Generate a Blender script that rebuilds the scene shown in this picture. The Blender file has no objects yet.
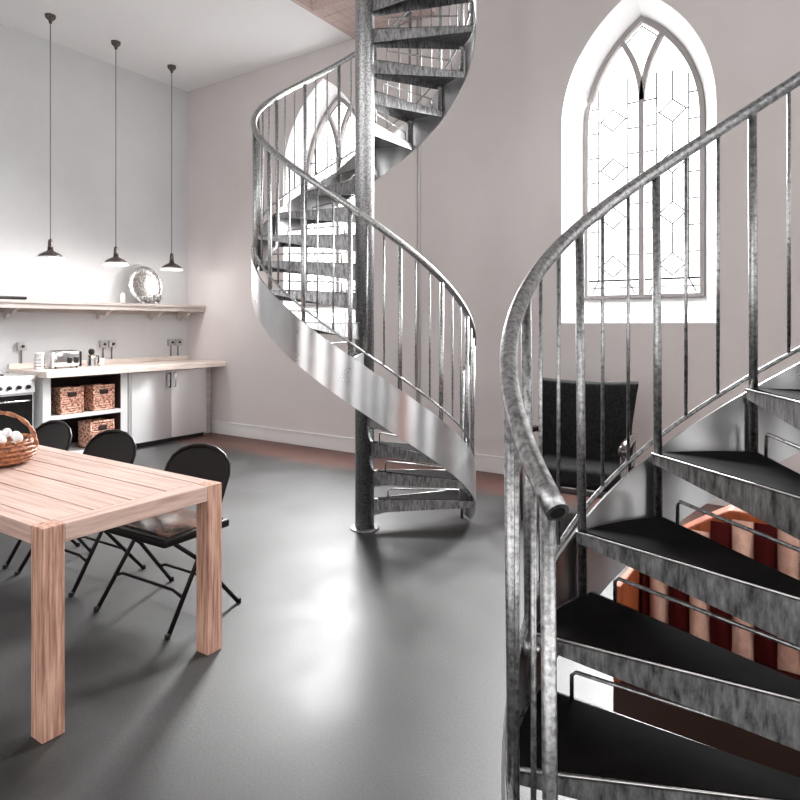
import bpy, bmesh, math, random
from mathutils import Vector, Matrix
random.seed(7)
PI = math.pi
S = bpy.context.scene
COL = S.collection
R = math.radians

# ------------------------------------------------------------------ camera
CAM_H = 1.48
YAW = R(33.92)
cd = bpy.data.cameras.new('camera'); cam = bpy.data.objects.new('camera', cd); COL.objects.link(cam)
cam.location = (0, 0, CAM_H); cam.rotation_euler = (PI/2, 0, YAW)
cd.sensor_width = 36; cd.lens = 632/800*36; cd.shift_y = -75/800; cd.clip_start = .05
S.camera = cam

# ------------------------------------------------------------------ world, lights, exposure
W = bpy.data.worlds.new('world'); S.world = W; W.use_nodes = True
bgn = W.node_tree.nodes['Background']
bgn.inputs[0].default_value = (1, .985, .975, 1); bgn.inputs[1].default_value = 1.95

def area(name, loc, target, sx, sy, power, col=(1, 1, 1)):
    l = bpy.data.lights.new(name, 'AREA'); l.shape = 'RECTANGLE'; l.size = sx; l.size_y = sy
    l.energy = power; l.color = col; l.spread = R(125)
    o = bpy.data.objects.new(name, l); COL.objects.link(o); o.location = loc
    d = Vector(target) - Vector(loc)
    o.rotation_euler = d.to_track_quat('-Z', 'Y').to_euler()
    return o
area('daylight', (-1.40, 6.42, 3.05), (-1.75, 3.6, .9), 1.0, 2.5, 240)
area('daylight', (-5.0, 6.42, 3.05), (-4.4, 3.6, .9), 1.0, 2.5, 260)

S.view_settings.view_transform = 'Standard'; S.view_settings.look = 'None'
S.view_settings.gamma = 1; S.view_settings.use_curve_mapping = False
S.view_settings.exposure = 1.0

# ------------------------------------------------------------------ materials
def mat(name, col, rough=.5, metal=0, spec=.5, col2=None, scale=(8, 8, 8), detail=6, lo=.35, hi=.65,
        bump=0, bscale=None, emit=None, est=0, r2=None, coat=0, aniso=0, arot=0):
    m = bpy.data.materials.new(name); m.use_nodes = True
    nt = m.node_tree; b = nt.nodes['Principled BSDF']
    b.inputs['Base Color'].default_value = (*col, 1); b.inputs['Roughness'].default_value = rough
    b.inputs['Metallic'].default_value = metal; b.inputs['Specular IOR Level'].default_value = spec
    b.inputs['Coat Weight'].default_value = coat
    if col2 or bump or r2 is not None:
        tc = nt.nodes.new('ShaderNodeTexCoord'); mp = nt.nodes.new('ShaderNodeMapping')
        mp.inputs['Scale'].default_value = scale
        nt.links.new(tc.outputs['Object'], mp.inputs['Vector'])
        n = nt.nodes.new('ShaderNodeTexNoise'); n.inputs['Scale'].default_value = 1; n.inputs['Detail'].default_value = detail
        n.inputs['Roughness'].default_value = .65
        nt.links.new(mp.outputs[0], n.inputs['Vector'])
        if col2:
            r = nt.nodes.new('ShaderNodeValToRGB'); r.color_ramp.elements[0].position = lo; r.color_ramp.elements[1].position = hi
            r.color_ramp.elements[0].color = (*col2, 1); r.color_ramp.elements[1].color = (*col, 1)
            nt.links.new(n.outputs['Fac'], r.inputs[0]); nt.links.new(r.outputs[0], b.inputs['Base Color'])
        if r2 is not None:
            mr = nt.nodes.new('ShaderNodeMapRange'); mr.inputs['From Min'].default_value = lo; mr.inputs['From Max'].default_value = hi
            mr.inputs['To Min'].default_value = r2; mr.inputs['To Max'].default_value = rough
            nt.links.new(n.outputs['Fac'], mr.inputs[0]); nt.links.new(mr.outputs[0], b.inputs['Roughness'])
        if bump:
            bp = nt.nodes.new('ShaderNodeBump'); bp.inputs['Strength'].default_value = bump; bp.inputs['Distance'].default_value = .004
            nt.links.new(n.outputs['Fac'], bp.inputs['Height']); nt.links.new(bp.outputs[0], b.inputs['Normal'])
    if aniso:
        b.inputs['Anisotropic'].default_value = aniso; tg = nt.nodes.new('ShaderNodeTangent'); tg.axis = 'Z'
        nt.links.new(tg.outputs[0], b.inputs['Tangent']); b.inputs['Anisotropic Rotation'].default_value = arot
    if emit:
        b.inputs['Emission Color'].default_value = (*emit, 1); b.inputs['Emission Strength'].default_value = est
    return m

M = {}
M['plaster'] = mat('left_plaster', (.60, .60, .605), .9, spec=.2, col2=(.565, .56, .565), scale=(1.2, 1.2, 1.2))
M['pinkplaster'] = mat('back_plaster', (.62, .58, .572), .85, spec=.2, col2=(.585, .54, .53), scale=(.8, .8, .8))
M['ceil'] = mat('ceiling_plaster', (.84, .835, .835), .9, spec=.2)
M['white'] = mat('white_paint', (.86, .86, .86), .5)
M['reveal'] = mat('reveal_plaster', (.9, .9, .9), .8)
M['greypaint'] = mat('grey_paint', (.42, .40, .40), .5)
M['galv'] = mat('galvanised_steel', (.56, .565, .57), .42, 1, col2=(.19, .19, .195), scale=(75, 75, 75), lo=.34, hi=.62, r2=.3)
M['galvplate'] = mat('galvanised_plate', (.66, .665, .67), .34, 1, col2=(.50, .50, .51), scale=(4, 4, 3), lo=.3, hi=.7, r2=.26, aniso=.85, arot=.25)
M['galvtread'] = mat('galvanised_tread', (.46, .46, .465), .5, .85, col2=(.075, .075, .077), scale=(60, 60, 16), lo=.32, hi=.7, r2=.36)
M['rubber'] = mat('black_tread_surface', (.010, .009, .009), .8, spec=.05, col2=(.004, .0035, .0035), scale=(6, 6, 6))
M['edge'] = mat('bright_worn_steel', (.75, .74, .73), .3, 1)
M['chairblack'] = mat('black_enamel', (.007, .005, .005), .4, spec=.2)
M['seatbrown'] = mat('brown_seat_vinyl', (.16, .075, .05), .25, col2=(.03, .018, .015), scale=(6, 10, 6), lo=.4, hi=.6)
M['wood'] = mat('pale_oak', (.58, .42, .36), .5, col2=(.33, .20, .155), scale=(2.5, 55, 55), lo=.3, hi=.62, bump=.15)
M['woodend'] = mat('pale_oak_end_rail', (.58, .42, .36), .5, col2=(.36, .22, .17), scale=(50, 3, 50), lo=.3, hi=.62, bump=.15)
M['woodleg'] = mat('oak_leg', (.60, .36, .27), .6, col2=(.24, .105, .07), scale=(75, 75, 3.5), lo=.36, hi=.60, bump=.2)
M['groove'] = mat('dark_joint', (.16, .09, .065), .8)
M['worktop'] = mat('pale_worktop', (.86, .76, .70), .35, col2=(.62, .46, .38), scale=(30, 3, 30), lo=.25, hi=.5)
M['shelfwood'] = mat('limed_shelf_wood', (.56, .50, .47), .6, col2=(.40, .34, .32), scale=(30, 2, 30))
M['fascia'] = mat('rosy_boards', (.60, .48, .45), .6, col2=(.48, .36, .335), scale=(30, 2, 30))
M['steel'] = mat('brushed_steel', (.88, .88, .89), .38, 1, aniso=.85, arot=.25)
M['chrome'] = mat('chrome', (.8, .8, .8), .12, 1)
M['silver'] = mat('silver', (.50, .49, .48), .3, 1, col2=(.16, .155, .15), scale=(40, 40, 40), lo=.4, hi=.55)
M['blackglass'] = mat('black_oven_glass', (.008, .008, .008), .12)
M['black'] = mat('black_plastic', (.01, .01, .01), .35)
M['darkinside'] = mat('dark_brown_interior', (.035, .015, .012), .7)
M['wicker'] = mat('wicker_orange', (1, .62, .47), .5, col2=(.24, .045, .015), scale=(34, 34, 50), lo=.42, hi=.54, bump=.6)
M['wickerdark'] = mat('wicker_brown', (.55, .22, .10), .45, col2=(.16, .05, .03), scale=(60, 60, 60), lo=.38, hi=.6, bump=.5)
M['egg'] = mat('white_crumple', (.88, .88, .88), .6)
M['shade'] = mat('dark_enamel_shade', (.10, .08, .075), .25, .5)
M['bulb'] = mat('lamp_bulb', (1, .97, .93), .5, emit=(1, .96, .9), est=14)
M['shadein'] = mat('white_enamel', (.92, .92, .92), .35)
M['cable'] = mat('grey_cable', (.16, .15, .15), .6)
M['lead'] = mat('lead_came', (.03, .03, .03), .8, 0, .1)
M['stone'] = mat('window_frame_grey', (.30, .28, .275), .7)
M['armfab'] = mat('charcoal_fabric', (.020, .020, .0205), .95, spec=.1, col2=(.006, .006, .006), scale=(50, 50, 50), bump=.4)
M['armwood'] = mat('dark_arm_wood', (.03, .02, .018), .18, spec=.8, coat=.6)
M['tanstripe'] = mat('tan_stripe', (.80, .50, .39), .8, col2=(.58, .31, .23), scale=(20, 20, 14))
M['redstripe'] = mat('maroon_stripe', (.055, .004, .004), .8, spec=.1)
M['orangewood'] = mat('orange_wood', (.40, .10, .035), .6, spec=.15, col2=(.22, .05, .02), scale=(25, 25, 2))
M['brownleather'] = mat('brown_leather', (.032, .011, .006), .5)
M['conduit'] = mat('painted_conduit', (.48, .45, .44), .5)
M['ceramic'] = mat('glazed_ceramic', (.8, .79, .77), .25)

M['addedwall'] = mat('dark_added_wall', (.10, .07, .06), .6, col2=(.06, .04, .035), scale=(20, 20, 2))  # dark tone of the added unseen walls, for contrast in the steel's reflections

M['skirt'] = mat('skirting_paint', (.70, .68, .675), .6)
# glass: clear pane with a faint ripple, lets daylight through
g = bpy.data.materials.new('window_glass'); g.use_nodes = True; nt = g.node_tree; nt.nodes.clear()
o_ = nt.nodes.new('ShaderNodeOutputMaterial'); mx = nt.nodes.new('ShaderNodeMixShader'); tr = nt.nodes.new('ShaderNodeBsdfTransparent')
gl = nt.nodes.new('ShaderNodeBsdfGlossy'); gl.inputs['Roughness'].default_value = .1
mx.inputs[0].default_value = .06; tr.inputs[0].default_value = (.97, .98, .98, 1)
nt.links.new(tr.outputs[0], mx.inputs[1]); nt.links.new(gl.outputs[0], mx.inputs[2]); nt.links.new(mx.outputs[0], o_.inputs[0])
M['glass'] = g

# polished concrete floor
m = mat('polished_concrete', (.12, .118, .118), .5, spec=.6); nt = m.node_tree; b = nt.nodes['Principled BSDF']
tc = nt.nodes.new('ShaderNodeTexCoord')
def noise(scale, detail=5, rough=.6):
    n = nt.nodes.new('ShaderNodeTexNoise'); n.inputs['Scale'].default_value = scale; n.inputs['Detail'].default_value = detail
    n.inputs['Roughness'].default_value = rough; nt.links.new(tc.outputs['Object'], n.inputs['Vector']); return n
n1 = noise(1.1); n2 = noise(110, 6, .75)
r1 = nt.nodes.new('ShaderNodeValToRGB'); r1.color_ramp.elements[0].position = .3; r1.color_ramp.elements[1].position = .7
r1.color_ramp.elements[0].color = (.010, .0098, .0098, 1); r1.color_ramp.elements[1].color = (.042, .041, .041, 1)
nt.links.new(n1.outputs['Fac'], r1.inputs[0])
r2_ = nt.nodes.new('ShaderNodeMapRange'); r2_.inputs['From Min'].default_value = .3; r2_.inputs['From Max'].default_value = .7; r2_.inputs['To Min'].default_value = .35; r2_.inputs['To Max'].default_value = 1.65
nt.links.new(n2.outputs['Fac'], r2_.inputs[0])
mul = nt.nodes.new('ShaderNodeMix'); mul.data_type = 'RGBA'; mul.blend_type = 'MULTIPLY'; mul.inputs[0].default_value = 1
nt.links.new(r1.outputs[0], mul.inputs[6]); nt.links.new(r2_.outputs[0], mul.inputs[7])
# warm brown tint along the back wall
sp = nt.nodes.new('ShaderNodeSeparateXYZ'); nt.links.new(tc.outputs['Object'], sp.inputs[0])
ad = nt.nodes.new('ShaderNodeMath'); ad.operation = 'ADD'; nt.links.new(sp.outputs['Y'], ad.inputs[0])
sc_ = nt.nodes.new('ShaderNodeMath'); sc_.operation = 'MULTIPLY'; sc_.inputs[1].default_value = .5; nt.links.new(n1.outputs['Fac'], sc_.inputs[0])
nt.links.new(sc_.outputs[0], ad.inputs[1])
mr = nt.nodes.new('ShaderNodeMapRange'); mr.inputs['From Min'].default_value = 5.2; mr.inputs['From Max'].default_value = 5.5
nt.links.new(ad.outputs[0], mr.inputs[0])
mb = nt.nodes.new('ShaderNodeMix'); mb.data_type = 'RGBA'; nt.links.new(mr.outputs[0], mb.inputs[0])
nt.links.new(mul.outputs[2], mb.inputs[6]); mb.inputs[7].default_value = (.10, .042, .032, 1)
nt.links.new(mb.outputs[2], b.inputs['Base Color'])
rr = nt.nodes.new('ShaderNodeMapRange'); rr.inputs['From Min'].default_value = .3; rr.inputs['From Max'].default_value = .7
rr.inputs['To Min'].default_value = .42; rr.inputs['To Max'].default_value = .60
nt.links.new(n1.outputs['Fac'], rr.inputs[0]); nt.links.new(rr.outputs[0], b.inputs['Roughness'])
bp = nt.nodes.new('ShaderNodeBump'); bp.inputs['Strength'].default_value = .05; bp.inputs['Distance'].default_value = .002
nt.links.new(n2.outputs['Fac'], bp.inputs['Height']); nt.links.new(bp.outputs[0], b.inputs['Normal'])
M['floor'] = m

# ------------------------------------------------------------------ mesh helpers
class MB:
    def __init__(s): s.bm = bmesh.new(); s.mi = 0
    def _faces(s, fs, sm=False):
        for f in fs: f.material_index = s.mi; f.smooth = sm
    def box(s, x0, x1, y0, y1, z0, z1, rot=None, piv=None):
        vs = [s.bm.verts.new((x, y, z)) for x in (x0, x1) for y in (y0, y1) for z in (z0, z1)]
        fs = [s.bm.faces.new([vs[i] for i in q]) for q in ((0, 1, 3, 2), (4, 6, 7, 5), (0, 4, 5, 1), (2, 3, 7, 6), (0, 2, 6, 4), (1, 5, 7, 3))]
        s._faces(fs)
        if rot is not None:
            bmesh.ops.rotate(s.bm, verts=vs, cent=piv or ((x0+x1)/2, (y0+y1)/2, (z0+z1)/2), matrix=rot)
        return s
    def rbox(s, x0, x1, y0, y1, z0, z1, r=.01, seg=2):
        t = bmesh.new(); bmesh.ops.create_cube(t, size=1)
        for v in t.verts: v.co = Vector(((x0+x1)/2 + v.co.x*(x1-x0), (y0+y1)/2 + v.co.y*(y1-y0), (z0+z1)/2 + v.co.z*(z1-z0)))
        bmesh.ops.bevel(t, geom=t.edges[:], offset=r, segments=seg, profile=.5, affect='EDGES')
        mp = {v: s.bm.verts.new(v.co) for v in t.verts}
        for f in t.faces: s._faces([s.bm.faces.new([mp[v] for v in f.verts])], True)
        t.free(); return s
    def tube(s, pts, r, n=10, caps=True, closed=False):
        pts = [Vector(p) for p in pts]; k = len(pts); rings = []
        rs = r if isinstance(r, (list, tuple)) else [r]*k
        up = None
        for i, p in enumerate(pts):
            if closed: d = pts[(i+1) % k] - pts[i-1]
            else: d = pts[min(i+1, k-1)] - pts[max(i-1, 0)]
            d.normalize()
            if up is None:
                up = Vector((0, 0, 1)) if abs(d.z) < .9 else Vector((1, 0, 0))
            u = d.cross(up)
            if u.length < 1e-4: u = d.cross(Vector((0, 1, 0)))
            u.normalize(); v = u.cross(d).normalized(); up = v
            rings.append([s.bm.verts.new(p + (u*math.cos(2*PI*j/n) + v*math.sin(2*PI*j/n))*rs[i]) for j in range(n)])
        for i in range(k if closed else k-1):
            a, b = rings[i], rings[(i+1) % k]
            for j in range(n):
                s._faces([s.bm.faces.new((a[j], a[(j+1) % n], b[(j+1) % n], b[j]))], True)
        if caps and not closed:
            s._faces([s.bm.faces.new(rings[0][::-1]), s.bm.faces.new(rings[-1])])
        return s
    def lathe(s, prof, n=32, c=(0, 0, 0), axis='z', smooth=True):
        rings = []
        for (r, z) in prof:
            if axis == 'z': rings.append([s.bm.verts.new((c[0]+r*math.cos(2*PI*j/n), c[1]+r*math.sin(2*PI*j/n), c[2]+z)) for j in range(n)])
            elif axis == 'x': rings.append([s.bm.verts.new((c[0]+z, c[1]+r*math.cos(2*PI*j/n), c[2]+r*math.sin(2*PI*j/n))) for j in range(n)])
            else: rings.append([s.bm.verts.new((c[0]+r*math.cos(2*PI*j/n), c[1]+z, c[2]+r*math.sin(2*PI*j/n))) for j in range(n)])
        for a, b in zip(rings, rings[1:]):
            for j in range(n): s._faces([s.bm.faces.new((a[j], a[(j+1) % n], b[(j+1) % n], b[j]))], smooth)
        if prof[0][0] > 1e-5: s._faces([s.bm.faces.new(rings[0][::-1])])
        if prof[-1][0] > 1e-5: s._faces([s.bm.faces.new(rings[-1])])
        return s
    def prism(s, poly, vec):
        """poly: list of 3d points (planar), extruded by vec"""
        a = [s.bm.verts.new(p) for p in poly]; b = [s.bm.verts.new(Vector(p)+Vector(vec)) for p in poly]
        fs = [s.bm.faces.new(a), s.bm.faces.new(b[::-1])]
        k = len(a)
        for i in range(k): fs.append(s.bm.faces.new((a[i], b[i], b[(i+1) % k], a[(i+1) % k])))
        s._faces(fs); return s
    def build(s, name, m, parent=None, bevel=0, clean=True):
        if clean: bmesh.ops.recalc_face_normals(s.bm, faces=s.bm.faces[:])
        me = bpy.data.meshes.new(name); s.bm.to_mesh(me); s.bm.free()
        for q in (m if isinstance(m, (list, tuple)) else [m]): me.materials.append(q)
        o = bpy.data.objects.new(name, me); COL.objects.link(o)
        if parent is not None: o.parent = parent
        if bevel:
            bv = o.modifiers.new('bevel', 'BEVEL'); bv.width = bevel; bv.segments = 2; bv.limit_method = 'ANGLE'
        return o

def tag(o, label, cat, group=None):
    o['label'] = label; o['category'] = cat
    if group: o['group'] = group
    return o
def thing(name, label, cat, loc=(0, 0, 0), rz=0, group=None):
    o = bpy.data.objects.new(name, None); COL.objects.link(o); o.location = loc; o.rotation_euler = (0, 0, rz)
    return tag(o, label, cat, group)
def struct(o): o['kind'] = 'structure'; return o
def kids(o): return [c for c in bpy.data.objects if c.parent == o]
def dup(root, loc, label, rz=None):
    r = root.copy(); COL.objects.link(r); r.location = loc; r['label'] = label
    if rz is not None: r.rotation_euler = (0, 0, rz)
    for ch in kids(root):
        c = ch.copy(); COL.objects.link(c); c.parent = r
        for gch in kids(ch):
            d = gch.copy(); COL.objects.link(d); d.parent = c
    return r

# ------------------------------------------------------------------ room shell
XL, YB, ZC, XE = -7.53, 5.78, 4.80, -4.47       # left wall, back wall, gallery soffit, gallery edge
XR, YF, ZT = 4.5, -4.0, 8.6
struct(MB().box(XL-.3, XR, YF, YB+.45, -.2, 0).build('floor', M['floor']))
struct(MB().box(XL-.3, XL, YF, YB+.45, 0, ZT).build('wall_left', M['plaster']))

def arch(cx, a, zb, zs, za, n=14):
    h = za-zs; Rr = (a*a+h*h)/(2*a)
    pts = [(cx-a, zb), (cx+a, zb)]
    th = math.asin(h/Rr)
    for i in range(n+1):
        t = th*i/n; pts.append((cx+a-Rr+Rr*math.cos(t), zs+Rr*math.sin(t)))
    for i in range(n-1, -1, -1):
        t = th*i/n; pts.append((cx-a+Rr-Rr*math.cos(t), zs+Rr*math.sin(t)))
    return pts
OUT = (.655, 1.50, 3.33, 4.44); INN = (.53, 1.73, 3.33, 4.32)
WINX = (-1.40, -5.0)
REV = .30
mbw = MB(); bm = mbw.bm
edges = []
def loop(pts, y):
    vs = [bm.verts.new((x, y, z)) for x, z in pts]
    return vs, [bm.edges.new((vs[i], vs[(i+1) % len(vs)])) for i in range(len(vs))]
_, e = loop([(XL, 0), (XR, 0), (XR, ZT), (XL, ZT)], YB); edges += e
ovs = []
for cx in WINX:
    v, e = loop(arch(cx, *OUT), YB); edges += e; ovs.append(v)
bmesh.ops.triangle_fill(bm, use_beauty=True, use_dissolve=False, edges=edges)
for cx, ov in zip(WINX, ovs):
    iv = [bm.verts.new((x, YB+REV, z)) for x, z in arch(cx, *INN)]
    ev = [bm.verts.new((x, YB+.42, z)) for x, z in arch(cx, *INN)]
    for i in range(len(iv)):
        j = (i+1) % len(iv)
        f = bm.faces.new((ov[i], ov[j], iv[j], iv[i])); f.material_index = 1
        f = bm.faces.new((iv[i], iv[j], ev[j], ev[i])); f.material_index = 1
# outer skin of the wall so that it has its thickness
ed2 = []
_, e = loop([(XL, 0), (XR, 0), (XR, ZT), (XL, ZT)], YB+.42); ed2 += e
for cx in WINX:
    v, e = loop(arch(cx, *INN), YB+.42); ed2 += e
bmesh.ops.triangle_fill(bm, use_beauty=True, use_dissolve=False, edges=ed2)
bmesh.ops.remove_doubles(bm, verts=bm.verts[:], dist=.0005)
struct(mbw.build('wall_back', [M['pinkplaster'], M['reveal']]))
struct(MB().box(XL, XE-.04, YF, YB, ZC, ZC+.3).build('ceiling', M['ceil']))
struct(MB().box(XL-.3, XR, YF, YB+.45, ZT, ZT+.2).build('ceiling', M['ceil']))
# board fascia at the edge of the gallery floor: boards run along Y
f = MB()
for i in range(4): f.box(XE-.04, XE, YF, YB, ZC-.02+i*.10, ZC-.02+i*.10+.092)
struct(f.build('trim_1', M['fascia'], bevel=.003))
f = MB()
for i in range(5): f.box(XE, XE+1.05, 5.02+i*.15, 5.02+i*.15+.144, ZC-.02, ZC+.05)
f.box(XE, XE+1.05, 4.98, 5.02, ZC-.04, ZC+.34)
struct(f.build('trim_2', M['fascia'], bevel=.003))

# behind the camera: unseen rear and right walls, dark piers added for the steel to reflect
wf = MB()
x = XL
while x < XR-.1:
    wf.box(x, min(x+1.0, XR), YF-.4, YF, 0, ZT); x += 2.5
wf.box(XL, XR, YF-.4, YF, 0, .5); wf.box(XL, XR, YF-.4, YF, 6.6, ZT)
struct(wf.build('added_wall_front', M['addedwall']))
wf = MB(); y = YF
while y < YB-.1:
    wf.box(XR, XR+.4, y, min(y+1.0, YB), 0, ZT); y += 2.4
wf.box(XR, XR+.4, YF, YB, 0, .5); wf.box(XR, XR+.4, YF, YB, 6.6, ZT)
struct(wf.build('added_wall_right', M['addedwall']))
sk = MB().box(-6.0, XR, YB-.018, YB, 0, .15).box(-6.0, XR, YB-.026, YB, .15, .172).box(XL+.53, -6.0, YB-.018, YB, 0, .15).box(XL+.53, -6.0, YB-.026, YB, .15, .172)
struct(sk.build('baseboard_back', M['skirt'], bevel=.004))
struct(MB().box(XL, XL+.02, YF, 2.7, 0, .17).build('baseboard_left', M['white'], bevel=.004))

def band(mb, pts, w, y0, y1, closed=False):
    """flat band of width w following 2d pts, extruded y0..y1"""
    k = len(pts); L = []; Rr = []
    for i in range(k):
        a = pts[i-1] if (closed or i > 0) else pts[i]; b = pts[(i+1) % k] if (closed or i < k-1) else pts[i]
        d = Vector((b[0]-a[0], b[1]-a[1])); d.normalize(); n = Vector((-d.y, d.x))*w/2
        L.append((pts[i][0]+n.x, pts[i][1]+n.y)); Rr.append((pts[i][0]-n.x, pts[i][1]-n.y))
    for i in range(k if closed else k-1):
        j = (i+1) % k
        q = [(L[i][0], y0, L[i][1]), (L[j][0], y0, L[j][1]), (Rr[j][0], y0, Rr[j][1]), (Rr[i][0], y0, Rr[i][1])]
        mb.prism(q, (0, y1-y0, 0))

for wi, cx in enumerate(WINX):
    root = bpy.data.objects.new('window_%d' % (wi+1), None); COL.objects.link(root); struct(root)
    a, zb, zs, za = INN
    y0, y1 = YB+.27, YB+.33
    fr = MB(); per = arch(cx, a-.02, zb+.02, zs, za-.025)
    band(fr, per, .045, y0, y1, True)
    z0 = 3.52; Rt = 1.12
    fr.box(cx-.024, cx+.024, y0, y1, zb+.02, z0+.03)
    for sgn in (-1, 1):
        pts = []
        for i in range(12):
            z = z0+(4.13-z0)*i/11
            pts.append((cx+sgn*(Rt-math.sqrt(Rt*Rt-(z-z0)**2)), z))
        band(fr, pts, .045, y0+.004, y1-.004)
    fr.build('window_frame', M['stone'], root)
    # bottom beading and sill
    MB().box(cx-a+.005, cx+a-.005, y0-.03, y1, zb, zb+.03).build('window_sill', M['stone'], root)
    # panes + leading
    yp = YB+.30
    for sgn in (-1, 1):
        lc = cx+sgn*.262
        ld = MB(); rr_ = .0062
        def xo(z):     # half width limits at height z of this lancet (outer side)
            h = za-zs; Rr = (a*a+h*h)/(2*a)
            o = a-.03 if z < zs else a-Rr+math.sqrt(max(Rr*Rr-(z-zs)**2, 0))-.03
            i_ = 0 if z < z0 else Rt-math.sqrt(Rt*Rt-(z-z0)**2)
            return i_+.02, o
        def ln(p, q, r=rr_): ld.tube([(p[0], yp, p[1]), (q[0], yp, q[1])], r, 6)
        # side border lines stop where the arch closes in
        for off in (-.135, .135):
            x = lc+off
            zt_ = 3.78 if (off*sgn < 0) else 3.72
            ln((x, zb+.17), (x, zt_))
        z = zb+.17
        while z < 3.75:
            i_, o_x = xo(z)
            ln((cx+sgn*i_, z), (lc-sgn*.135, z)); ln((lc+sgn*.135, z), (cx+sgn*o_x, z)); z += .235
        ln((cx+sgn*.03, zb+.17), (cx+sgn*.49, zb+.17), .010); ln((cx+sgn*.03, zb+.10), (cx+sgn*.49, zb+.10), .006)
        ln((lc-.2, zb+.04), (lc-.135, zb+.17)); ln((lc+.2, zb+.04), (lc+.135, zb+.17))
        zc = zb+.30
        while zc < 3.75:
            w_, h_ = .115, .10
            P = [(lc-w_, zc), (lc, zc+h_), (lc+w_, zc), (lc, zc-h_)]
            for i in range(4): ln(P[i], P[(i+1) % 4])
            ln((lc-.135, zc), (lc-w_, zc)); ln((lc+w_, zc), (lc+.135, zc))
            ln((lc, zc+h_), (lc, min(zc+.46-h_, 3.85))); zc += .46
        ld.build('window_leading', M['lead'], root)
        gp = MB(); pp = []
        zz = [zb+.02+(4.06-zb-.02)*i/20 for i in range(21)]
        A = [(cx+sgn*xo(z)[0], z) for z in zz]; B = [(cx+sgn*xo(z)[1], z) for z in zz]
        for i in range(20):
            gp.prism([(A[i][0], yp+.008, A[i][1]), (B[i][0], yp+.008, B[i][1]), (B[i+1][0], yp+.008, B[i+1][1]), (A[i+1][0], yp+.008, A[i+1][1])], (0, .001, 0)) if False else None
        va = [gp.bm.verts.new((x, yp+.012, z)) for x, z in A]; vb = [gp.bm.verts.new((x, yp+.012, z)) for x, z in B]
        for i in range(20): gp.bm.faces.new((va[i], vb[i], vb[i+1], va[i+1]))
        gp.build('window_pane', M['glass'], root)
    gp = MB(); gp.bm.faces.new([gp.bm.verts.new(p) for p in ((cx, yp+.012, z0+.04), (cx+.24, yp+.012, 4.08), (cx, yp+.012, za-.05), (cx-.24, yp+.012, 4.08))])
    gp.build('window_pane', M['glass'], root)
    db = MB()
    q = [(cx, 3.74), (cx+.17, 4.08), (cx, 4.235), (cx-.17, 4.08)]
    for i in range(4): db.tube([(q[i][0], yp, q[i][1]), (q[(i+1) % 4][0], yp, q[(i+1) % 4][1])], .006, 6)
    db.build('window_leading', M['lead'], root)

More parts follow.
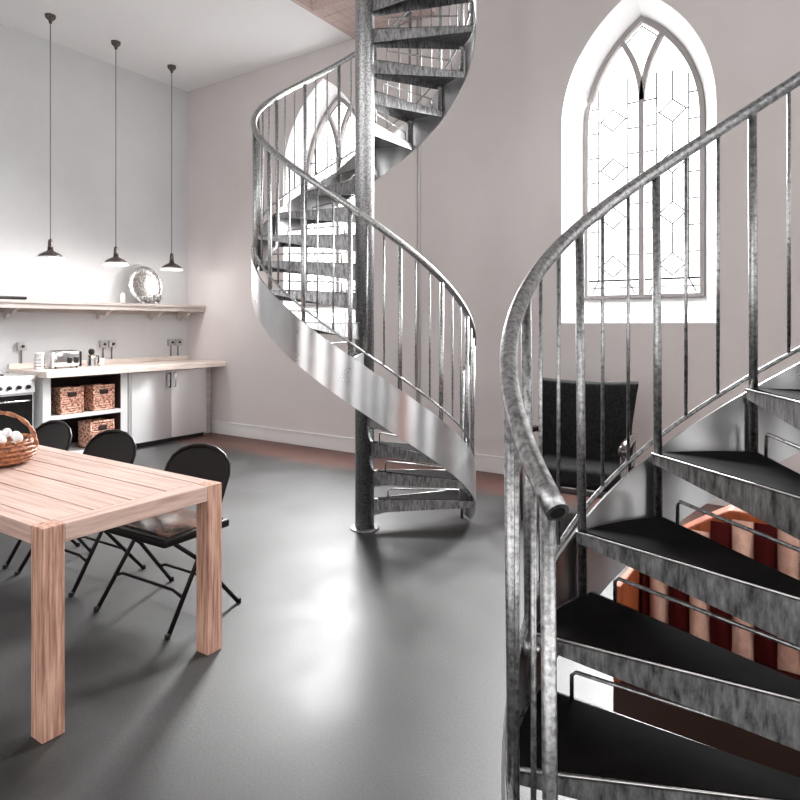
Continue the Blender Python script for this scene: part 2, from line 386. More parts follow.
# ------------------------------------------------------------------ spiral stairs
def spiral(cx, cy, r, p, zh, zb, zt, t0d, label, nst=24, hend=3, pend=0, sd=24., zo=0, adj={}):
    """t measured clockwise (seen from above) from the camera's right; heights linear in t"""
    root = thing('spiral_staircase', label, 'staircase', (cx, cy, 0), 0)
    def P(t, rr, z): a = YAW-t; return Vector((rr*math.cos(a), rr*math.sin(a), z))
    rise = p*sd/360; st = R(sd); t0 = R(t0d); rp = r-.012
    H = lambda z0, t: z0+p*t/(2*PI)
    top = rise*nst
    MB().lathe([(.070, .0), (.070, top+1.05), (.05, top+1.06), (0, top+1.06)], 40).build('column', M['galv'], root)
    MB().lathe([(.105, 0), (.105, .008), (.100, .010), (0, .014)], 40).build('base_plate', M['galv'], root)
    tend = t0+st*nst
    # stringer plate
    sb = MB(); n = 240; rows = []
    ts = t0-R(5)
    for i in range(n+1):
        t = ts+(tend-ts)*i/n
        zt_ = H(zt, t); zb_ = max(zt_-.29, .02)
        rows.append([sb.bm.verts.new(P(t, q, z)) for q, z in ((r+.008, zb_), (r+.008, zt_), (r+.016, zt_), (r+.016, zb_))])
    for a, b in zip(rows, rows[1:]):
        for j in range(4): sb._faces([sb.bm.faces.new((a[j], a[(j+1) % 4], b[(j+1) % 4], b[j]))], False)
    for f in sb.bm.faces: f.smooth = True
    sb.bm.faces.new(rows[0]); sb.bm.faces.new(rows[-1][::-1])
    so = sb.build('stringer', M['galvplate'], root)
    so.modifiers.new('es', 'EDGE_SPLIT').split_angle = R(40)
    # rails
    th0 = t0+R(hend)
    pts = [P(th0+(tend-th0)*i/200, r, H(zh, th0+(tend-th0)*i/200)) for i in range(201)]
    hr = MB().tube(pts, .0205, 16)
    # open tube end
    hr.build('handrail', M['galv'], root)
    d = (pts[1]-pts[0]).normalized()
    MB().tube([pts[0]-d*.0015, pts[0]-d*.0005], .0135, 16).build('handrail_cap', M['black'], root)
    pts = [P(t0+(tend-t0)*i/200, r, H(zb, t0+(tend-t0)*i/200)) for i in range(201)]
    MB().tube(pts, .0075, 8).build('lower_rail', M['galv'], root)
    for i in range(nst):
        t = t0+st*i; z = rise*(i+1)+zo; tp_ = t+(R(pend) if i == 0 else 0)
        zlo = z-rise if i else 0
        pb = MB().tube([P(tp_, rp, zlo), P(tp_, r, H(zh, tp_))], .0135, 12)
        po = pb.build('post', M['galv'], root)
        # clamp with bolt fixing the post to the tread
        c = MB(); q = P(t, r-.012, z-.02); t_ = t; t = tp_
        ra = P(t, 1, 0).normalized()
        c.tube([P(t, r-.04, z-.022), P(t, r+.006, z-.022)], .011, 8)
        c.tube([P(t, rp, z-.045), P(t, rp, z+.0)], .0185, 12)
        c.build('clamp', M['galv'], po); t = t_
        for k in (1, 2):
            tt = t+st*k/3
            if i == nst-1 and k: continue
            MB().tube([P(tt, r, H(zb, tt)), P(tt, r, H(zh, tt)-.01)], .0058, 8).build('baluster', M['galv'], root)
        da, dz = adj.get(i, (0, 0)); t += R(da); z += dz
        # tread: sector plate with a tapering front and back flange
        tb = MB(); ta, te = t-R(1.5), t+R(sd+1.5)
        ns = 10; inner = []; outer = []; ri, ro = .068, r-.002
        for j in range(ns+1):
            q = ta+(te-ta)*j/ns
            inner.append(P(q, ri, 0)); outer.append(P(q, ro, 0))
        poly = [v+Vector((0, 0, z-.006)) for v in inner]+[v+Vector((0, 0, z-.006)) for v in outer[::-1]]
        tb.prism(poly, (0, 0, .006))
        def flange(tq, hi_, ho_, sgn):
            a = P(tq, ri, z); b_ = P(tq, ro-.004, z)
            nrm = (b_-a).cross(Vector((0, 0, 1))).normalized()*.005*sgn
            tb.prism([a, b_, b_-Vector((0, 0, ho_)), a-Vector((0, 0, hi_))], nrm)
        flange(ta, .125, .030, 1); flange(te, .10, .045, -1)
        tr = tb.build('tread', M['galvtread'], root)
        # dark walking surface set just above the plate, inside a bright rim
        ins = MB(); pi_, po_ = [], []
        for j in range(ns+1):
            q = ta+R(1.1)+(te-ta-R(2.2))*j/ns
            pi_.append(P(q, ri+.03, z)); po_.append(P(q, ro-.012, z))
        # keep the nosing strip a constant width
        ins.prism(pi_+po_[::-1], (0, 0, .004))
        ins.build('tread_surface', M['rubber'], tr)
        e = MB(); a = P(ta, ri+.01, z+.001); b_ = P(ta, ro-.004, z+.001)
        e.tube([a, b_], .0028, 6); e.build('nosing_edge', M['edge'], tr)
        # riser safety bar
        q = te-R(1.2)
        ang = lambda rr: t+st*.985
        a0, a1 = P(q, .17, z+.003), P(q, r-.10, z+.003); upv = Vector((0, 0, .075))
        dv = (a1-a0).normalized()
        MB().tube([a0, a0+upv*.85, a0+upv+dv*.012, a1+upv-dv*.012, a1+upv*.85, a1], .0055, 8).build('riser_bar', M['galv'], tr)
    return root

def camw(xc, zc): return (xc*math.cos(YAW)-zc*math.sin(YAW), xc*math.sin(YAW)+zc*math.cos(YAW))
fx, fy = camw(-.257, 4.60)
spiral(fx, fy, .788, 3.42, 1.309, .487, .408, -19.2, 'far galvanised steel spiral staircase rising in the middle of the room', sd=22.5)
nx, ny = camw(1.033, 1.290)
spiral(nx, ny, .800, 3.2, -.290, -1.166, -1.213, 162.6, 'near galvanised steel spiral staircase cropped by the right edge of the photo', hend=1.0, pend=3.6, sd=23.3, zo=.026, adj={0: (5, .03), 1: (5.5, .036), 2: (2.5, .010)})

# ------------------------------------------------------------------ dining table
tx, ty0, ty1, tl, th, lg = -2.29, 1.145, 1.945, 2.55, .76, .080
t = thing('dining_table', 'pale oak plank dining table with thick square legs', 'table', (tx-tl/2, (ty0+ty1)/2, 0))
hx, hy = tl/2, (ty1-ty0)/2
for sx in (-1, 1):
    for sy in (-1, 1):
        x0, y0 = (hx-lg if sx > 0 else -hx), (hy-lg if sy > 0 else -hy)
        MB().box(x0, x0+lg, y0, y0+lg, 0, th).build('leg', M['woodleg'], t, bevel=.003)
tb = MB(); zt0 = th-.068
g_ = .0015
for sx in (-1, 1):
    x0 = hx-lg if sx > 0 else -hx
    MB().box(x0, x0+lg, -hy+lg+g_, hy-lg-g_, zt0, th-.001).build('end_rail', M['woodend'], t, bevel=.0025)
for sy in (-1, 1):
    y0 = hy-.07 if sy > 0 else -hy
    tb.box(-hx+lg+g_, hx-lg-g_, y0, y0+.07, zt0, th-.001)
w = (2*hy-.14)/4
for i in range(4):
    y0 = -hy+.07+i*w
    tb.box(-hx+lg+.003, hx-lg-.003, y0+.0035, y0+w-.0035, zt0+.01, th-.001)
tb.build('tabletop', M['wood'], t, bevel=.0025)
MB().box(-hx+.02, hx-.02, -hy+.02, hy-.02, zt0+.002, zt0+.018).build('underboard', M['groove'], t)

# ------------------------------------------------------------------ folding chairs
def folding_chair(label, loc, rz, grp):
    """front towards -Y, origin on floor below seat centre"""
    t = thing('folding_chair', label, 'chair', loc, rz, grp)
    w = .25; rt = .0115
    yf, yr = -.24, .22      # front / rear foot
    yt, zt = .20, .79       # backrest top
    # each side: front leg rising into the back frame; both joined by an arched top bar
    YB_ = lambda z: .115+(z-.56)*.45
    top = []
    for i in range(9):
        a = PI*i/8; top.append((-w*.96*math.cos(a), YB_(zt-.10+.12*math.sin(a)), zt-.10+.12*math.sin(a)))
    fl = MB(); pts = [(-w-.03, yf, .0), (-w, .02, .40), (-w*.98, .115, .56)]+top+[(w*.98, .115, .56), (w, .02, .40), (w+.03, yf, 0)]
    fl.tube(pts, rt, 10); fl.build('front_frame', M['chairblack'], t)
    for s in (-1, 1):
        MB().tube([(s*(w+.022), yr, 0), (s*(w-.02), -.02, .30), (s*(w-.028), -.17, .425)], rt*.92, 10).build('rear_leg', M['chairblack'], t)
        MB().lathe([(.0135, 0), (.0135, .022), (.012, .024)], 12, (s*(w+.03), yf, 0)).build('foot_cap', M['black'], t)
        MB().lathe([(.013, 0), (.013, .022), (.012, .024)], 12, (s*(w+.022), yr, 0)).build('foot_cap', M['black'], t)
    MB().tube([(-w-.012, -.14, .155), (-w*.8, -.145, .18), (w*.8, -.145, .18), (w+.012, -.14, .155)], .008, 8).build('stretcher', M['chairblack'], t)
    MB().tube([(-w, .13, .12), (-w*.8, .12, .14), (w*.8, .12, .14), (w, .13, .12)], .008, 8).build('stretcher', M['chairblack'], t)
    s_ = MB().rbox(-w+.012, w-.012, -.225, .19, .408, .450, .012, 3); s_.build('seat', M['chairblack'], t)
    MB().rbox(-w+.035, w-.035, -.19, .165, .447, .460, .006, 3).build('seat_pad', M['seatbrown'], t)
    # curved backrest panel with arched top
    bk = MB(); n = 14; rows = []
    for i in range(n+1):
        u = -1+2*i/n; x = u*w*.93
        zt_ = zt-.10+.11*math.sqrt(max(0, 1-u*u)); zb_ = .60+.015*math.sqrt(max(0, 1-u*u))
        yo = .012*(1-u*u)
        def yy(z): return YB_(z)-.004+yo
        rows.append([(x, yy(zb_), zb_), (x, yy(zt_), zt_), (x, yy(zt_)+.014, zt_), (x, yy(zb_)+.014, zb_)])
    rv = [[bk.bm.verts.new(p) for p in r_] for r_ in rows]
    for a, b in zip(rv, rv[1:]):
        for j in range(4): bk._faces([bk.bm.faces.new((a[j], a[(j+1) % 4], b[(j+1) % 4], b[j]))], True)
    bk.bm.faces.new(rv[0]); bk.bm.faces.new(rv[-1][::-1])
    o = bk.build('backrest', M['chairblack'], t); o.modifiers.new('es', 'EDGE_SPLIT').split_angle = R(40)
    return t
G = 'folding chairs along the far side of the table'
c1 = folding_chair('black metal folding chair nearest the table corner, its seat and legs in full view', (-2.86, 2.09, 0), R(2), G)
dup(c1, (-3.70, 2.09, 0), 'black metal folding chair in the middle of the row behind the table', R(2))
dup(c1, (-4.42, 2.09, 0), 'black metal folding chair beside the wicker basket, farthest along the table', R(0))

# basket on the table
bx, by = -3.55, 1.56
t = thing('wicker_basket', 'round brown wicker basket with an arched handle, standing on the table', 'basket', (bx, by, th))
b_ = MB()
prof = [(0, .004), (.115, .004), (.145, .03), (.163, .065), (.160, .095), (.152, .118), (.145, .118), (.150, .09), (.152, .065), (.135, .034), (.10, .018), (0, .018)]
b_.lathe(prof, 48); b_.build('basket_bowl', M['wickerdark'], t)
wv = MB()
for k in range(5):
    rr_ = [.140, .156, .166, .165, .158][k]; z = .022+.022*k
    wv.tube([((rr_+.006*(1 if (j+k) % 2 else -1))*math.cos(2*PI*j/40), (rr_+.006*(1 if (j+k) % 2 else -1))*math.sin(2*PI*j/40), z) for j in range(40)], .0085, 6, closed=True)
wv.build('woven_strands', M['wickerdark'], t)
rm = MB()
for ph in (0, PI):
    rm.tube([(.152*math.cos(2*PI*j/60)+.006*math.cos(j*1.1+ph)*math.cos(2*PI*j/60), .152*math.sin(2*PI*j/60)+.006*math.cos(j*1.1+ph)*math.sin(2*PI*j/60), .121+.006*math.sin(j*1.1+ph)) for j in range(60)], .008, 6, closed=True)
rm.build('basket_rim', M['wickerdark'], t)
hd = MB()
for ph in (0, PI):
    hd.tube([((.16+.006*math.cos(i*.9+ph))*math.cos(PI*i/30)*.83*1.18, (.16+.006*math.cos(i*.9+ph))*math.cos(PI*i/30)*.558*1.18, .10+.165*math.sin(PI*i/30)+.005*math.sin(i*.9+ph)) for i in range(31)], .0075, 8)
hd.build('handle', M['wickerdark'], t)
EG = 'white eggs in the table basket'
first = None
k = 0
for ring, n, z in ((.105, 8, .075), (.045, 3, .085), (.088, 6, .133), (0.034, 2, .160)):
    for j in range(n):
        a = 2*PI*j/n+ring*20
        loc = (bx+ring*math.cos(a), by+ring*math.sin(a), th+z)
        if first is None:
            e = MB(); e.lathe([(0, -.026), (.012, -.0235), (.02, -.015), (.0235, -.002), (.021, .012), (.014, .024), (.006, .031), (0, .033)], 20)
            first = e.build('egg', M['egg']); tag(first, 'white egg heaped in the wicker basket on the table', 'egg', EG); o = first
        else:
            o = first.copy(); COL.objects.link(o)
        o.location = loc; o.rotation_euler = (random.uniform(-1.2, 1.2), random.uniform(-1.2, 1.2), random.uniform(0, 6))
        k += 1

# ------------------------------------------------------------------ kitchen along the left wall
XF = -6.87
# range cooker
t = thing('range_cooker', 'stainless steel range cooker with black oven door left of the shelf unit', 'cooker', (-7.2, 3.06, 0))
def loc(x, y, z=0): return (x+7.2, y-3.06, z)
def bxo(mb, x0, x1, y0, y1, z0, z1): return mb.box(x0+7.2, x1+7.2, y0-3.06, y1-3.06, z0, z1)
bxo(MB(), -7.50, -6.90, 2.76, 3.36, .08, .90).build('body', M['steel'], t, bevel=.004)
bxo(MB(), -7.50, -6.87, 2.75, 3.37, .90, .955).build('hob', M['steel'], t, bevel=.005)
bxo(MB(), -6.90, -6.865, 2.76, 3.36, .775, .90).build('control_panel', M['steel'], t, bevel=.003)
bxo(MB(), -6.90, -6.872, 2.78, 3.34, .30, .755).build('oven_door', M['blackglass'], t, bevel=.004)
bxo(MB(), -6.90, -6.872, 2.78, 3.34, .09, .285).build('drawer_front', M['blackglass'], t, bevel=.004)
for z in (.70, .25):
    y0, y1 = 2.81-3.06, 3.31-3.06
    MB().tube([(-6.874+7.2, y0+.02, z), (-6.835+7.2, y0+.02, z), (-6.825+7.2, y0+.03, z), (-6.825+7.2, y1-.03, z), (-6.835+7.2, y1-.02, z), (-6.874+7.2, y1-.02, z)], .010, 10).build('handle', M['chrome'], t)
for j in range(6):
    MB().lathe([(.021, 0), (.019, .03), (0, .031)], 16, (-6.865+7.2, 2.83-3.06+j*.092, .84), 'x').build('knob', M['black'], t)
for i in range(2):
    MB().lathe([(.08, 0), (.08, .012), (.05, .02), (0, .02)], 20, (-7.2+7.2+(-.15 if i else .13), 0, .955)).build('burner', M['black'], t)
for s in (-.27, .27): MB().box(-.28, .27, s-.02, s+.02, 0, .08).build('foot', M['black'], t)

# open shelf unit
t = thing('shelf_unit', 'white open shelf unit holding wicker baskets under the worktop', 'shelf', (-7.2, 3.92, 0))
y0, y1 = 3.44-3.92, 4.42-3.92; x0, x1 = -.30, .33
MB().box(x0, x1, y0, y0+.085, 0, .92).build('side_panel', M['white'], t, bevel=.003)
MB().box(x0, x1, y1-.085, y1, 0, .92).build('side_panel', M['white'], t, bevel=.003)
MB().box(x0, x1-.002, y0+.085, y1-.085, .455, .50).build('shelf', M['white'], t, bevel=.002)
MB().box(x0, x1-.004, y0+.085, y1-.085, .03, .07).build('shelf', M['white'], t, bevel=.002)
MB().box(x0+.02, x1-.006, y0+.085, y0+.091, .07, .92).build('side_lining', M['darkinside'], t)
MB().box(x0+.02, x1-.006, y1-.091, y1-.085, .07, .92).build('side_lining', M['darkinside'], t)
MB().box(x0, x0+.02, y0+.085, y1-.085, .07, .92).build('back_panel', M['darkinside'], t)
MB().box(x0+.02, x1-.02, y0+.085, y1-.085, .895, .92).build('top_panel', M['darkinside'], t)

WG = 'rectangular wicker baskets in the shelf unit'
def wdrawer(x, y, z, w, h, label):
    t = thing('wicker_basket', label, 'basket', (x, y, z), 0, WG)
    d = .26; b = MB()
    b.box(-.26, .0, -w/2, w/2, 0, .012).box(-.012, 0, -w/2, w/2, 0, h).box(-.26, -.248, -w/2, w/2, 0, h)
    b.box(-.26, 0, -w/2, -w/2+.012, 0, h).box(-.26, 0, w/2-.012, w/2, 0, h)
    b.build('drawer_body', M['wicker'], t)
    st = MB(); nz = int(h/.024)
    for i in range(nz):
        zc = .014+i*(h-.02)/(nz-1)
        st.tube([(.004+.005*(1 if (i+j) % 2 else -1), -w/2+w*j/12, zc) for j in range(13)], .0095, 6)
    for s in (-1, 1): st.tube([(.006, s*(w/2-.006), 0), (.006, s*(w/2-.006), h)], .012, 8)
    st.tube([(.006, -w/2, h), (.006, w/2, h)], .013, 8)
    st.build('woven_front', M['wicker'], t)
    MB().rbox(.006, .022, -.05, .05, h*.68, h*.86, .006).build('grip', M['darkinside'], t)
    return t
wdrawer(-6.90, 3.765, .501, .255, .28, 'rectangular orange wicker basket at the left end of the upper shelf')
wdrawer(-6.90, 4.135, .501, .255, .28, 'rectangular orange wicker basket at the right end of the upper shelf')
wdrawer(-6.90, 4.12, .071, .28, .30, 'rectangular orange wicker basket on the lower shelf')

# steel cupboard
t = thing('steel_cupboard', 'low stainless steel cupboard with two brushed doors under the worktop end', 'cupboard', (-7.2, 5.01, 0))
y0, ym, y1 = 4.45-5.01, 5.02-5.01, 5.57-5.01
MB().box(-.30, .315, y0, y1, .05, .92).build('carcass', M['white'], t, bevel=.003)
MB().box(-.28, .29, y0+.01, y1-.01, 0, .05).build('plinth', M['black'], t)
for a, b, hs in ((y0+.02, ym-.003, -.03), (ym+.003, y1-.004, .03)):
    # gently bowed sheet steel door
    mbd = MB(); n = 16; rows = []
    for i in range(n+1):
        u = i/n; y = a+(b-a)*u; x = .337+.026*math.sin(PI*u)
        rows.append([mbd.bm.verts.new(p) for p in ((.317, y, .06), (.317, y, .905), (x, y, .905), (x, y, .06))])
    for p, q in zip(rows, rows[1:]):
        for j in range(4): mbd._faces([mbd.bm.faces.new((p[j], p[(j+1) % 4], q[(j+1) % 4], q[j]))], True)
    mbd.bm.faces.new(rows[0]); mbd.bm.faces.new(rows[-1][::-1])
    d = mbd.build('door', M['steel'], t); d.modifiers.new('es', 'EDGE_SPLIT').split_angle = R(40)
    yh = (b-.035) if hs < 0 else (a+.035)
    MB().tube([(.335, yh, .70), (.372, yh, .70), (.378, yh, .71), (.378, yh, .865), (.372, yh, .875), (.335, yh, .875)], .009, 8).build('handle', M['blackglass'] if hs < 0 else M['chrome'], d)

# worktop
w = MB().box(-7.53, -6.71, 3.40, 5.775, .925, .992); wo = w.build('worktop', M['worktop'], bevel=.004)
tag(wo, 'long pale wooden kitchen worktop running to the corner of the room', 'worktop')
us = MB().box(-7.53, -7.515, 3.4, 5.775, .992, 1.05); tag(us.build('upstand', M['worktop'], bevel=.002), 'low wooden upstand strip along the back of the worktop', 'upstand')
tag(MB().box(-7.05, -7.02, 5.60, 5.775, 0, .925).build('support_panel', M['shelfwood'], bevel=.002), 'narrow upright panel filling the gap between steel cupboard and back wall', 'panel')

# wall shelf with scrolled brackets
t = thing('wall_shelf', 'long limed wood wall shelf above the worktop', 'shelf', (-7.53, 4.2, 1.66))
MB().box(0, .40, -1.9, 1.57, .055, .09).build('shelf_board', M['shelfwood'], t, bevel=.003)
MB().box(.36, .385, -1.9, 1.57, .0, .055).build('front_rail', M['shelfwood'], t, bevel=.003)
MB().box(0, .03, -1.9, 1.57, -.04, .055).build('wall_rail', M['shelfwood'], t, bevel=.003)
for yb in (2.55-4.2, 3.35-4.2, 4.42-4.2, 5.15-4.2, 5.6-4.2):
    pts = [(.03, -.09), (.06, -.12), (.09, -.085), (.13, -.06), (.18, -.055), (.21, -.075), (.24, -.045), (.27, -.02), (.33, -.015), (.35, .02), (.35, .055), (.03, .055)]
    MB().prism([(x, yb-.02, z) for x, z in pts], (0, .04, 0)).build('bracket', M['shelfwood'], t, bevel=.002)

# things on the wall shelf  (top z = 1.75)
ZS = 1.751
t = thing('silver_platter', 'oval silver platter leaning upright on the wall shelf', 'platter', (-7.45, 5.0, ZS))
def oval(mb, ra, rb, t0_, prof):
    n = 48; rings = []
    for (s, d) in prof:
        rings.append([mb.bm.verts.new((d-.0+(.10-(rb+rb*s*math.sin(2*PI*j/n))*.14), ra*s*math.cos(2*PI*j/n), rb+rb*s*math.sin(2*PI*j/n))) for j in range(n)])
    for a, b in zip(rings, rings[1:]):
        for j in range(n): mb._faces([mb.bm.faces.new((a[j], a[(j+1) % n], b[(j+1) % n], b[j]))], True)
    return mb
ov = oval(MB(), .235, .245, 0, [(.001, 0), (.62, 0), (.68, .012), (.93, .022), (1, .018), (1, .006), (.93, .010), (.68, -.002), (.001, -.010)])
ov.build('dish', M['silver'], t)
rr_ = MB(); rr_.tube([(.018+(.10-(.245+.245*math.sin(2*PI*j/60))*.14), .235*math.cos(2*PI*j/60), .247+.243*math.sin(2*PI*j/60)) for j in range(60)], .008, 6, closed=True)
rr_.build('rolled_rim', M['chrome'], t)
def cup(name, label, cat, x, y, h, r, m, group=None, z=ZS):
    t = thing(name, label, cat, (x, y, z), 0, group)
    MB().lathe([(r*.6, 0), (r*.62, .004), (r*.45, .012), (r*.8, h*.35), (r, h*.6), (r*.85, h*.85), (r*.95, h), (r*.85, h), (r*.75, h*.85), (r*.9, h*.6), (0, h*.3)], 24).build('vessel', m, t)
    MB().tube([(0, r*.9+.05*math.sin(PI*i/8)*.7, h*.35+h*.5*i/8) for i in range(9)], .005, 8).build('handle', m, t)
    return t
cup('silver_jug', 'small silver jug in front of the platter, left one of the pair', 'jug', -7.20, 4.86, .10, .045, M['silver'], 'small silver jugs on the wall shelf')
cup('silver_jug', 'small silver jug in front of the platter, right one of the pair', 'jug', -7.20, 5.05, .12, .055, M['silver'], 'small silver jugs on the wall shelf')
b = MB().lathe([(.03, 0), (.03, .10), (.022, .115), (.022, .13), (0, .13)], 20); o = b.build('white_canister', M['ceramic']); o.location = (-7.3, 4.63, ZS)
tag(o, 'slim white canister on the wall shelf just left of the platter', 'canister')
t = thing('black_tray', 'flat black tray lying on the left end of the wall shelf', 'tray', (-7.33, 3.0, ZS))
MB().box(-.15, .15, -.45, .42, 0, .008).build('tray_base', M['black'], t)
MB().tube([(-.15, -.45, .022), (.15, -.45, .022), (.15, .42, .022), (-.15, .42, .022)], .014, 8, closed=True).build('tray_rim', M['black'], t)

# things on the worktop (top z = .992)
ZW = .993
t = thing('toaster', 'chrome two slice toaster on the worktop', 'toaster', (-7.17, 3.82, ZW))
MB().rbox(-.09, .09, -.155, .155, .012, .20, .035, 4).build('body', M['chrome'], t)
for s in (-1, 1): MB().rbox(-.085, .085, s*.157-.012, s*.157+.012, .012, .185, .01, 2).build('end_cap', M['black'] if s > 0 else M['steel'], t)
MB().box(-.05, -.02, -.12, .12, .199, .202).box(.02, .05, -.12, .12, .199, .202).build('slots', M['black'], t)
for y in (.02, .10):
    MB().rbox(.088, .112, y-.02, y+.02, .055, .125, .008, 3).build('lever', M['black'], t)
for x in (-.06, .06):
    for y in (-.12, .12): MB().lathe([(.012, 0), (.012, .014)], 10, (x, y, 0)).build('foot', M['black'], t)
t = thing('storage_jar', 'glass and steel storage jar on the worktop left of the toaster', 'jar', (-7.17, 3.555, ZW))
MB().lathe([(.05, 0), (.055, .01), (.055, .14), (.045, .155), (0, .155)], 28).build('body', M['steel'], t)
MB().lathe([(.05, .156), (.05, .180), (.045, .186), (0, .186)], 28).build('lid', M['ceramic'], t)
wr = MB()
for k in range(3): wr.tube([(.0565*math.cos(2*PI*j/24), .0565*math.sin(2*PI*j/24), .035+.035*k) for j in range(24)], .003, 6, closed=True)
wr.build('hoop', M['blackglass'], t)
t = thing('coffee_pot', 'small steel coffee pot with a round black lid right of the toaster', 'pot', (-7.17, 4.15, ZW))
MB().lathe([(.052, 0), (.055, .01), (.045, .10), (.052, .13), (.04, .14), (0, .14)], 10, smooth=False).build('body', M['chrome'], t)
MB().lathe([(0, .137), (.024, .142), (.036, .165), (.034, .19), (.018, .206), (0, .209)], 24).build('lid', M['black'], t)
MB().tube([(0, .045, .12), (0, .085, .12), (0, .09, .06), (0, .075, .03)], .008, 8).build('handle', M['black'], t)
o = MB().lathe([(.035, 0), (.042, .05), (.042, .09), (.036, .09), (.034, .01), (0, .01)], 24).build('white_mug', M['ceramic']); o.location = (-7.2, 4.28, ZW)
tag(o, 'white mug on the worktop beside the coffee pot', 'mug')

# sockets with surface conduits
def socket(y, n, label):
    t = thing('wall_socket', label, 'socket', (-7.53, y, 1.24), 0, 'wall sockets on conduit above the worktop')
    for k in range(n):
        yc = (k-(n-1)/2)*.115
        MB().rbox(0.001, .045, yc-.05, yc+.05, -.045, .045, .006).build('faceplate', M['greypaint'], t)
        MB().lathe([(.016, 0), (.015, .02), (0, .021)], 16, (.045, yc, 0), 'x').build('switch', M['black'], t)
        MB().tube([(.014, yc, -.045), (.014, yc, -.19)], .008, 8).build('conduit', M['cable'], t)
socket(3.53, 1, 'grey wall socket with a single conduit, above the cooker')
socket(4.56, 2, 'grey twin wall sockets on two conduits, right of the toaster')
socket(5.55, 2, 'grey twin wall sockets on two conduits, nearest the room corner')

# pendant lamps
PG = 'pendant lamps over the worktop'
t = thing('pendant_lamp', 'shallow dark enamel pendant lamp, leftmost of the row of three', 'lamp', (-6.89, 3.53, ZC), 0, PG)
MB().lathe([(0, -.001), (.055, -.001), (.05, -.03), (.02, -.06), (.012, -.09), (0, -.09)], 24).build('ceiling_rose', M['shade'], t)
MB().tube([(0, 0, -.09), (0, 0, -2.42)], .005, 8).build('cord', M['cable'], t)
MB().lathe([(.012, -2.40), (.022, -2.42), (.026, -2.48), (.03, -2.50), (0, -2.50)], 20).build('lamp_holder', M['shade'], t)
MB().lathe([(.020, -2.49), (.035, -2.525), (.075, -2.545), (.110, -2.568), (.126, -2.592)], 40).build('lamp_shade', M['shade'], t)
MB().lathe([(.018, -2.496), (.033, -2.531), (.073, -2.551), (.108, -2.574), (.124, -2.596), (.136, -2.615), (.141, -2.612), (.128, -2.592)], 40).build('opal_rim', M['shadein'], t)
MB().lathe([(0, -2.50), (.03, -2.515), (.042, -2.55), (.036, -2.59), (.02, -2.607), (0, -2.61)], 20).build('bulb', M['bulb'], t)
for p_ in ((-6.89, 3.53), (-6.90, 4.29), (-6.95, 5.09)):
    l_ = bpy.data.lights.new('lamp_light', 'POINT'); l_.energy = 4.5; l_.shadow_soft_size = .05; l_.color = (1, .97, .94)
    lo_ = bpy.data.objects.new('lamp_light', l_); COL.objects.link(lo_); lo_.location = (p_[0], p_[1], ZC-2.66)
dup(t, (-6.90, 4.29, ZC), 'shallow dark enamel pendant lamp, middle one of the row of three')
dup(t, (-6.95, 5.09, ZC), 'shallow dark enamel pendant lamp, rightmost of the row, nearest the room corner')

# conduit pipe on the back wall
p = MB()
for dx in (0, .035): p.tube([(-3.66+dx, YB-.012, .18), (-3.66+dx, YB-.012, 5.6)], .009, 8)
tag(p.build('wall_conduit', M['conduit']), 'thin twin conduit running up the back wall between the windows', 'pipe')

# ------------------------------------------------------------------ charcoal armchair by the window
ax, ay = -1.57, 4.80
t = thing('armchair', 'charcoal upholstered armchair with glossy dark arms below the window', 'armchair', (ax, ay, 0), R(4))
bk = MB(); n = 16; rows = []
for i in range(n+1):
    u = -1+2*i/n
    zt_ = 1.03+.015*u*u; flare = .02*abs(u)**6
    y = .26-.03*(1-u*u)
    hw = .37
    rows.append([(u*(hw-.03), y-.12, .40), (u*(hw-.02), y-.09, .75), (u*(hw+flare*1.5), y-.02, zt_-.02), (u*(hw+flare), y+.03, zt_), (u*hw, y+.09, zt_-.03), (u*(hw-.03), y+.05, .70), (u*(hw-.04), y, .40)])
rv = [[bk.bm.verts.new(q) for q in r_] for r_ in rows]
k7 = 7
for a, b in zip(rv, rv[1:]):
    for j in range(k7): bk._faces([bk.bm.faces.new((a[j], a[(j+1) % k7], b[(j+1) % k7], b[j]))], True)
bk.bm.faces.new(rv[0]); bk.bm.faces.new(rv[-1][::-1])
o = bk.build('backrest', M['armfab'], t, bevel=.012)
MB().rbox(-.32, .32, -.32, .22, .30, .44, .05, 4).build('seat', M['armfab'], t)
MB().rbox(-.30, .30, -.28, .20, .24, .30, .01, 2).build('seat_frame', M['armwood'], t)
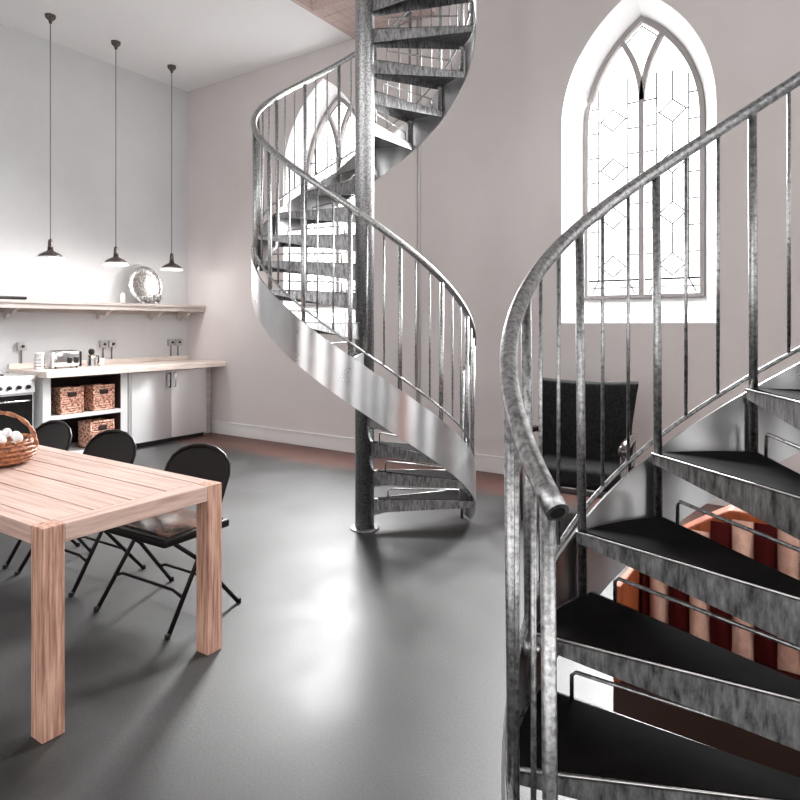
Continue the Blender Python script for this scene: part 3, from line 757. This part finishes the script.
for s in (-1, 1):
    a = MB()
    a.tube([(s*.37, .24, .60), (s*.385, .12, .64), (s*.39, -.10, .645), (s*.39, -.27, .63), (s*.39, -.33, .60), (s*.385, -.345, .57)], [.022, .028, .032, .036, .042, .03], 14)
    a.build('armrest', M['armwood'], t)
    MB().tube([(s*.385, -.29, .60), (s*.37, -.27, .30), (s*.35, -.28, 0)], [.024, .024, .017], 12).build('leg', M['armwood'], t)
    MB().tube([(s*.36, .22, .60), (s*.34, .22, .30), (s*.33, .30, 0)], [.022, .024, .017], 12).build('leg', M['armwood'], t)

# ------------------------------------------------------------------ striped settee under / behind the near stair
sx0 = -.63; t = thing('striped_settee', 'low settee with tan and maroon striped back, behind the near staircase', 'settee', (sx0, 2.50, 0))
L = 2.1
def ztop(x):
    return .56+(.27)*min(1, x/.34)**.75 if x < .34 else .83
pts = [(0, 0)]+[(0, .30)]+[(.34*i/8, ztop(.34*i/8)-.03) for i in range(9)]+[(L, .80), (L, 0)]
MB().prism([(x, .10, z) for x, z in pts], (0, .12, 0)).build('back_frame', M['orangewood'], t, bevel=.01)
wch = .0715; nchan = int((L-.03)/wch)
for i in range(nchan):
    x0 = (-.0095+i*wch) if i else .03; x1 = -.0095+(i+1)*wch-.003
    c = MB(); rows = []
    n = 8; zz = 10
    for j in range(zz+1):
        row = []
        for q in range(n+1):
            u = q/n; x = x0+(x1-x0)*u
            tp = ztop((x0+x1)/2)-.06
            z = .265+(tp-.265)*j/zz
            pf = math.sin(PI*j/zz)**.35 if 0 < j < zz else 0
            y = .10-.004-.045*(math.sin(PI*u)**.6 if 0 < u < 1 else 0)*pf
            row.append(c.bm.verts.new((x, y, z)))
        rows.append(row)
    for a, b in zip(rows, rows[1:]):
        for q in range(n): c._faces([c.bm.faces.new((a[q], a[q+1], b[q+1], b[q]))], True)
    mm = M['tanstripe'] if i % 2 else M['redstripe']
    c.build('upholstered_channel', mm, t, clean=False)
MB().rbox(.03, L-.02, -.16, .10, .205, .272, .025, 3).build('seat_cushion', M['redstripe'], t)
MB().box(0, L, -.20, .12, .03, .205).build('seat_base', M['brownleather'], t, bevel=.006)
MB().box(0, .028, -.20, .10, .205, .55).build('side_panel', M['orangewood'], t, bevel=.006)
for x in (.06, L-.06):
    MB().box(x-.03, x+.03, -.15, -.09, 0, .03).box(x-.03, x+.03, .12, .18, 0, .03).build('foot', M['black'], t)
